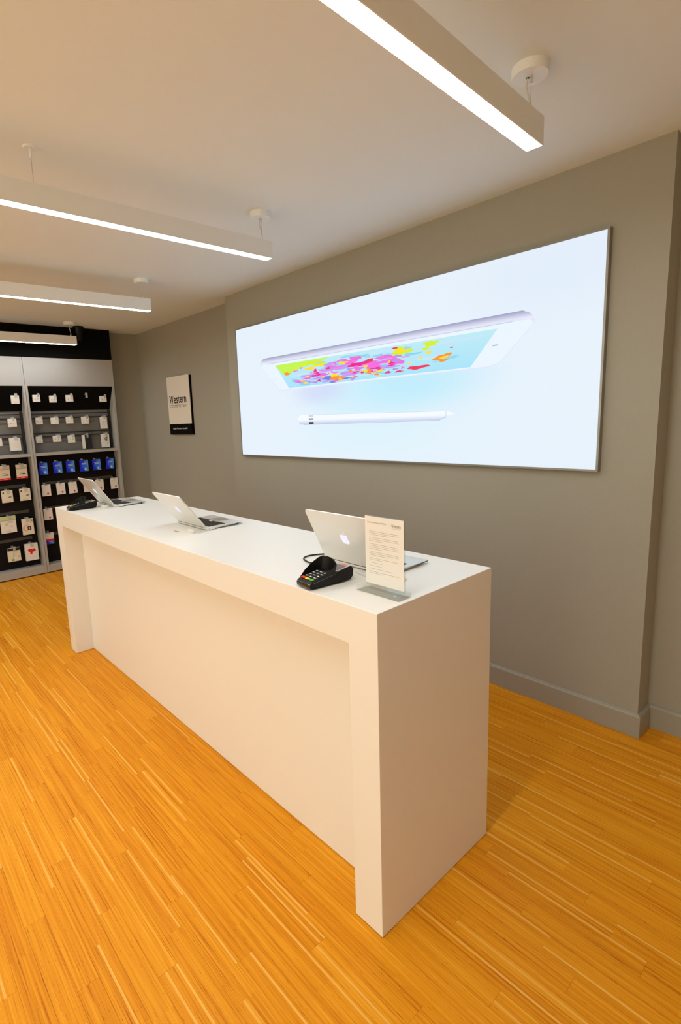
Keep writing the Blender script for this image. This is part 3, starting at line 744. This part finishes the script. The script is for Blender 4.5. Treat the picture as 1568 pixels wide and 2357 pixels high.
# ------------------------------------------------------------------ wall shelving
ZT, ZF, ZM1, ZM0, ZP = 2.365, 2.065, 1.345, 1.315, .094
DU, DLW = .24, .15
def shelf_unit(y0, y1, label):
    t = thing('display_shelf', label, 'shelving', (XS, (y0+y1)/2, 0), 0, 'built-in display shelving')
    yo = (y0+y1)/2
    q = Matrix.Translation((-XS, -yo, 0))
    e = .023
    bk = XF+.002
    P = lambda nm, mb, mm, par=t: mb.move(q).build(nm, mm, par)
    P('side_panel', MB().box(bk, XS, y0, y0+e, .012, ZT, .001), m_shelf); P('side_panel', MB().box(bk, XS, y1-e, y1, .012, ZT, .001), m_shelf)
    a, b_ = y0+e, y1-e
    P('fascia_panel', MB().box(XS-.02, XS-.001, a, b_, ZF, ZT, .001), m_shelf)
    P('top_panel', MB().box(bk, XS-.021, a, b_, ZF, ZF+.02), m_shelf)
    P('back_panel', MB().box(bk, bk+.006, a, b_, ZM1, ZF), m_shelfback)
    P('lower_back_panel', MB().box(bk+.006, bk+.026, a, b_, ZP, ZM0), m_dark)
    # sloped black board standing in for the shadow the fascia casts
    P('fascia_shadow_board', MB().prism([(XS-.003, ZF-.001), (XS-.009, ZF-.001), (bk+.007, 1.812), (bk+.007, 1.805), (bk+.013, 1.805)], 'y', a+.001, b_-.001), m_black)
    P('middle_shelf', MB().box(bk, XS-.001, a, b_, ZM0, ZM1, .0015), m_shelf)
    P('plinth', MB().box(XS-.02, XS-.002, a, b_, .012, ZP, .002), m_shelf)
    P('bottom_shelf', MB().box(bk, XS-.021, a, b_, ZP-.02, ZP), m_shelf)
    P('toe_kick', MB().box(bk, XS-.03, y0+.002, y1-.002, 0, .012), m_black)
    for z in (1.770, 1.724, 1.559, 1.520):
        P('rail', MB().box(bk+.03, bk+.036, a+.03, b_-.005, z-.006, z+.006), m_rail)
    for y in (a+.015, b_-.018):
        P('upright_strip', MB().box(bk+.006, bk+.030, y-.010, y+.010, ZM1, 1.80), m_rail)
    for z in (1.00, .715, .415):
        P('lower_rail', MB().box(bk+.028, bk+.036, a+.06, b_-.06, z-.016, z+.016), m_railg)
    return t, yo
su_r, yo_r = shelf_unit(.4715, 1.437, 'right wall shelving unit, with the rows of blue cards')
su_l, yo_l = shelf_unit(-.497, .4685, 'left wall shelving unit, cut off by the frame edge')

def hook(y, z, xfront, lower, tagz=None, tagw=.026, tagh=.045, double=False):
    su, yo = (su_r, yo_r) if y > .47 else (su_l, yo_l)
    q = Matrix.Translation((-XS, -yo, 0))
    mb = MB().tube([(XF+.030 if lower else XF+.04, y, z), (xfront+.022, y, z), (xfront+.026, y, z+.010)], .0022, 6, False)
    mb.box(XF+.030, XF+.040, y-.012, y+.012, z-.012, z+.010)
    h = mb.move(q).build('hook', m_wire, su)
    if tagz is not None:
        MB().box(xfront+.027, xfront+.029, y-tagw/2, y+tagw/2, tagz-tagh/2, tagz+tagh/2).move(q).build('label_holder', m_tag, h)
    return h
ordn = ['first', 'second', 'third', 'fourth', 'fifth', 'sixth']
def rect(y, z, w_, h_): return (y-w_/2, y+w_/2, z-h_/2, z+h_/2)
def package(name, y, z, w_, h_, dep, xf, label, cat, m, prints=(), group=None, bev=.002, rx=0):
    """box whose front face is at x = xf, facing +x; prints are (kind, args, material) on the front"""
    o = MB().box(-dep, 0, -w_/2, w_/2, -h_/2, h_/2, bev).build(name, m)
    o.location = (xf, y, z); o.rotation_euler = (rx, 0, 0)
    tag(o, label, cat, group)
    for k_, (nm, shp, mm) in enumerate(prints):
        mb = MB()
        for s in shp: mb.face([(.0004+.0003*k_, a, b2) for a, b2 in s])
        mb.build(nm, mm, o)
    return o
def R4(y0, y1, z0, z1): return [(y0, z0), (y1, z0), (y1, z1), (y0, z1)]
def circ(y, z, r, n=16): return [(y+r*math.cos(2*PI*i/n), z+r*math.sin(2*PI*i/n)) for i in range(n)]
def scaled(pts, dy, dz): return [(a+dy, b+dz) for a, b in pts]

XU = XS-.08
# --- top row, white cubes
smallprint = lambda w_, h_: ('print', [circ(-w_*.22, -h_*.08, .006), circ(w_*.16, -h_*.05, .006)], m_inkl)
line = lambda w_, h_: ('text_line', [R4(-w_*.25, w_*.25, -h_*.30, -h_*.26)], m_inkl)
rows = [
 ('top', 1, [(0.573, 1.933, .073, .074), (0.743, 1.926, .072, .074), (0.919, 1.93, .076, .076), (1.298, 1.922, .075, .07)]),
 ('second', 2, [(0.591, 1.693, .072, .074), (0.755, 1.69, .081, .073), (0.917, 1.692, .076, .075), (1.091, 1.685, .082, .084)]),
 ('third', 3, [(0.57, 1.49, .068, .069), (0.758, 1.49, .084, .072), (0.915, 1.48, .075, .085)])]
for rn, k, bx in rows:
    for i, (y, z, w_, h_) in enumerate(bx):
        nm = ordn[i] if not (k == 1 and i == 3) else 'last'
        lab = 'small white box, %s from the left in the %s row of right shelving' % (nm, rn)
        if nm == 'last': lab = 'small white box at the right end of the top row, past the empty hook'
        pr = [smallprint(w_, h_)] if (i+k) % 3 else [line(w_, h_)]
        if k == 1 and i == 2: pr = [smallprint(w_, h_), ('red_edge', [R4(-w_*.5, w_*.5, -h_*.5, -h_*.45)], m_brown)]
        xf = XS-.010 if k == 1 else XU
        package('accessory_box', y, z, w_, h_, .03, xf, lab, 'box', m_card, pr, 'small white boxes on hooks of the right shelving', rx=0)
        hook(y+.012, z+h_/2+.0022, xf, False, z+h_/2-.004, .024, .042)
hook(1.097, 1.975, XS-.01, False, 1.962, .026, .055)
package('accessory_box', 1.307, 1.648, .072, .138, .045, XU, 'tall white box with round grey emblem, right end of second row', 'box', m_card,
        [('emblem', [circ(.002, 0, .022)], m_inkl), ('inner_emblem', [[(a, b_) for a, b_ in circ(.002, 0, .018)]], m_card)])
hook(1.307, 1.648+.069+.0022, XU, False, 1.712, .03, .05)
bb = package('accessory_box', 1.102, 1.439, .078, .158, .044, XU, 'black box with a white side, hanging in the third row', 'box', m_ink)
MB().box(-.044, .0, -.0625, -.0395, -.079, .079, .001).build('white_side', m_card, bb)
hook(1.085, 1.439+.079+.0022, XU, False, 1.512, .022, .05)
jb = package('headphone_box', 1.305, 1.44, .088, .160, .04, XU, 'tall white box with black printed logo, right end of third row', 'box', m_card)
lg = MB()
def ring(mb, y, z, r0, r1, n=18):
    for i in range(n):
        a0, a1 = 2*PI*i/n, 2*PI*(i+1)/n
        mb.face([(.0005, y+r0*math.cos(a0), z+r0*math.sin(a0)), (.0005, y+r1*math.cos(a0), z+r1*math.sin(a0)), (.0005, y+r1*math.cos(a1), z+r1*math.sin(a1)), (.0005, y+r0*math.cos(a1), z+r0*math.sin(a1))])
ring(lg, .004, .022, .009, .017); lg.face([(.0005, a, b_) for a, b_ in R4(.014, .021, .020, .050)]); lg.face([(.0005, a, b_) for a, b_ in circ(.012, -.006, .006)]); lg.face([(.0005, a, b_) for a, b_ in circ(-.004, -.006, .006)])
lg.build('logo', m_ink, jb)
tm = MB(); tm.face([(.0005, a, b_) for a, b_ in R4(.012, .017, -.06, -.015)]); tm.build('text_line', m_inkl, jb)
hook(1.305, 1.44+.08+.0022, XU, False, 1.515, .03, .04)
# left unit, upper rows
package('accessory_box', .363, 1.923, .076, .086, .03, XS-.008, 'small white box with orange text line, top row of left shelving', 'box', m_card, [('text_line', [R4(-.018, .022, -.026, -.021)], m_pink)])
hook(.366, 1.923+.043+.0022, XS-.008, False, 1.963)
package('accessory_box', .324, 1.684, .080, .09, .044, XU, 'white box with two small prints, second row of left shelving', 'box', m_card, [smallprint(.08, .09)])
hook(.328, 1.684+.045+.0022, XU, False, 1.722)
package('accessory_box', .326, 1.456, .104, .138, .044, XU, 'largest white box, third row of left shelving', 'box', m_card, [('text_line', [R4(.0, .035, -.032, -.029)], m_inkl)])
hook(.331, 1.456+.069+.0022, XU, False, 1.520)
package('accessory_box', .160, 1.486, .083, .082, .044, XU, 'white box at frame edge beside the largest white box', 'box', m_card, [line(.083, .082)])
hook(.160, 1.486+.041+.0022, XU, False, 1.522)

# --- gift cards
XL = XS-.06
def slot(w_, h_): return ('hang_slot', [[(-w_*.20, h_*.41), (w_*.20, h_*.41), (w_*.06, h_*.45), (-w_*.02, h_*.46)]], m_ink)
def emblem(s, dz):
    b_, l_ = apple_outline(s); return [scaled(b_, s*.55, dz), scaled(l_, s*.55, dz)]
for i, (y, z, w_, h_) in enumerate([(0.57, 1.17, .088, .130), (0.722, 1.171, .094, .130), (0.861, 1.168, .094, .130), (1.014, 1.166, .097, .130), (1.16, 1.163, .095, .128), (1.32, 1.165, .092, .126)]):
    package('gift_card', y, z, w_, h_, .008, XL, 'bright blue gift card, %s from the left in its row' % ordn[i], 'gift card', m_blue,
            [('fruit_emblem', emblem(.026, -.038), m_card), ('text_line', [R4(-.026, .024, .024, .029), R4(-.022, .026, .013, .018)], m_keywhite), slot(w_, h_)], 'blue gift cards', bev=.001, rx=math.radians(random.uniform(-1.5, 1.5)))
    hook(y, z+h_/2+.0022, XL, True)
for i, (y, z, w_, h_) in enumerate([(0.575, 0.928, .092, .13), (0.73, 0.928, .093, .13), (0.862, 0.925, .093, .13), (1.031, 0.921, .095, .13), (1.171, 0.921, .096, .126), (1.350, 0.921, .092, .13)]):
    package('gift_card', y, z, w_, h_, .006, XL, 'white gift card with red fruit emblem, %s from left in upper white row' % ordn[i], 'gift card', m_card,
            [('fruit_emblem', emblem(.026, -.038), m_red), ('text_line', [R4(-.022, .022, .036, .038)], m_inkl), slot(w_, h_)], 'white gift cards', bev=.001, rx=math.radians(random.uniform(-1.5, 1.5)))
    hook(y, z+h_/2+.0022, XL, True)
package('gift_card', .564, .658, .094, .13, .006, XL, 'white gift card with red fruit emblem alone under the upper white row', 'gift card', m_card,
        [('fruit_emblem', emblem(.026, -.038), m_red), ('text_line', [R4(-.022, .022, .036, .038)], m_inkl), slot(.094, .13)], 'white gift cards', bev=.001)
hook(.564, .658+.065+.0022, XL, True)
package('gift_card', .552, .400, .086, .094, .006, XL, 'white card with red bottom band, above a blue card', 'gift card', m_card, [('red_band', [R4(-.043, .043, -.047, -.024)], m_red), slot(.086, .094)], bev=.001)
package('gift_card', .556, .368, .082, .110, .006, XL-.014, 'blue card hanging lowest, behind the white card with red band', 'gift card', m_blue, [('text_line', [R4(-.02, .02, -.030, -.026)], m_keywhite)], bev=.001)
hook(.552, .400+.047+.0022, XL, True)

# --- left unit, lower rows
for i, (y, z, w_, h_, lab) in enumerate([(.182, 1.161, .104, .156, 'white packet with red bottom band, nearer the frame edge'), (.350, 1.161, .109, .152, 'white packet with red bottom band, next to the shelf divider')]):
    package('cable_packet', y, z, w_, h_, .018, XL, lab, 'packet', m_cream,
            [('red_band', [R4(-w_/2, w_/2, -h_/2, -h_/2+.021)], m_red), ('band_lettering', [R4(-.012, .024, -h_/2+.008, -h_/2+.013)], m_card), ('product_picture', [R4(.004, .034, -.030, -.018)], m_ink), ('product_picture', [R4(-.026, .004, -.032, -.022)], m_inkl), ('header_print', [R4(-w_/2, w_/2, .030, .044)], m_pink if i == 0 else m_inkl),
             ('small_print', [R4(-.012, -.007, -.010, -.004), R4(.004, .009, -.010, -.004)], m_inkg)], 'packets with red bands')
    hook(y, z+h_/2+.0022, XL, True, z+h_/2-.014, .034, .052)
for i, (y, z, w_, h_, lab) in enumerate([(.179, .907, .109, .130, 'cream packet with brown dot, left of its pair in second lower row'), (.355, .908, .108, .131, 'cream packet with brown dot, next to the divider in second lower row')]):
    package('cable_packet', y, z, w_, h_, .018, XL, lab, 'packet', m_cream,
            [('dot', [circ(-w_*.34, h_*.32, .009)], m_brown), ('product_picture', [[(.002, -.012), (.016, -.018), (.036, -.012), (.040, -.003), (.020, .002)]], m_inkg), ('text_line', [R4(-.034, .030, -.053, -.050)], m_inkl)], 'cream packets with brown dots')
    hook(y+.004, z+h_/2+.0022, XL, True, z+h_/2-.010, .030, .044)
package('hang_packet', .155, .604, .150, .180, .025, XL, 'wide white packet with pale green header, third lower row', 'packet', m_card,
        [('green_header', [R4(-.075, .075, .048, .090)], m_pgreen), ('green_line', [R4(-.075, .075, .044, .048)], m_green), ('yellow_patch', [circ(-.020, .004, .013)], m_yellow), ('text_line', [R4(-.02, .05, .030, .034), R4(-.02, .04, .018, .021), R4(-.035, .015, -.072, -.067)], m_inkl), ('product_picture', [[(.018, -.030), (.032, -.024), (.028, -.016)]], m_inkg)])
hook(.166, .604+.090+.0022, XL, True, .678, .026, .05)
package('hang_packet', .343, .551, .116, .176, .02, XL, 'white packet with pink circle, green dot and dark square, third lower row', 'packet', m_cream,
        [('pink_circle', [circ(-.018, -.012, .037)], m_pink), ('white_patch', [circ(-.010, -.014, .026)], m_cream), ('dark_square', [R4(-.008, .030, -.036, .004)], m_brown), ('square_emblem', [[(.006, -.026), (.016, -.026), (.016, -.008), (.006, -.008)]], m_card), ('green_dot', [circ(.042, .066, .012)], m_green), ('text_line', [R4(-.045, -.008, -.080, -.075)], m_inkl)])
hook(.336, .551+.088+.0022, XL, True, .634, .026, .055)
package('hang_packet', .172, .268, .126, .150, .03, XL, 'pale box with green bottle picture and orange label, lowest row', 'box', m_cream,
        [('black_header', [R4(-.063, .063, .045, .075)], m_ink), ('bottle_picture', [[(-.020, -.030), (.008, -.030), (.004, -.004), (-.004, .030), (-.010, .030), (-.012, -.004)]], m_pgreen), ('green_print', [R4(-.030, -.006, -.070, -.045)], m_green), ('orange_label', [R4(.028, .056, -.030, -.020)], m_red), ('white_patch', [R4(-.002, .030, -.05, -.012)], m_card)])
hook(.172, .268+.075+.0022, XL, True, .336, .026, .055)
package('hang_packet', .350, .262, .132, .188, .05, XL, 'white box with large red splash print, lowest row beside the divider', 'box', m_card,
        [('red_splash', [[(-.040, .034), (-.010, .042), (.012, .036), (.034, .040), (.040, .010), (.006, .000), (.000, -.022), (-.018, -.026), (-.020, .004), (-.036, .012)]], m_red), ('text_line', [R4(-.012, .032, -.056, -.054), R4(.0, .012, -.084, -.080)], m_inkl)])
hook(.350, .262+.094+.0022, XL, True, .350, .030, .05)
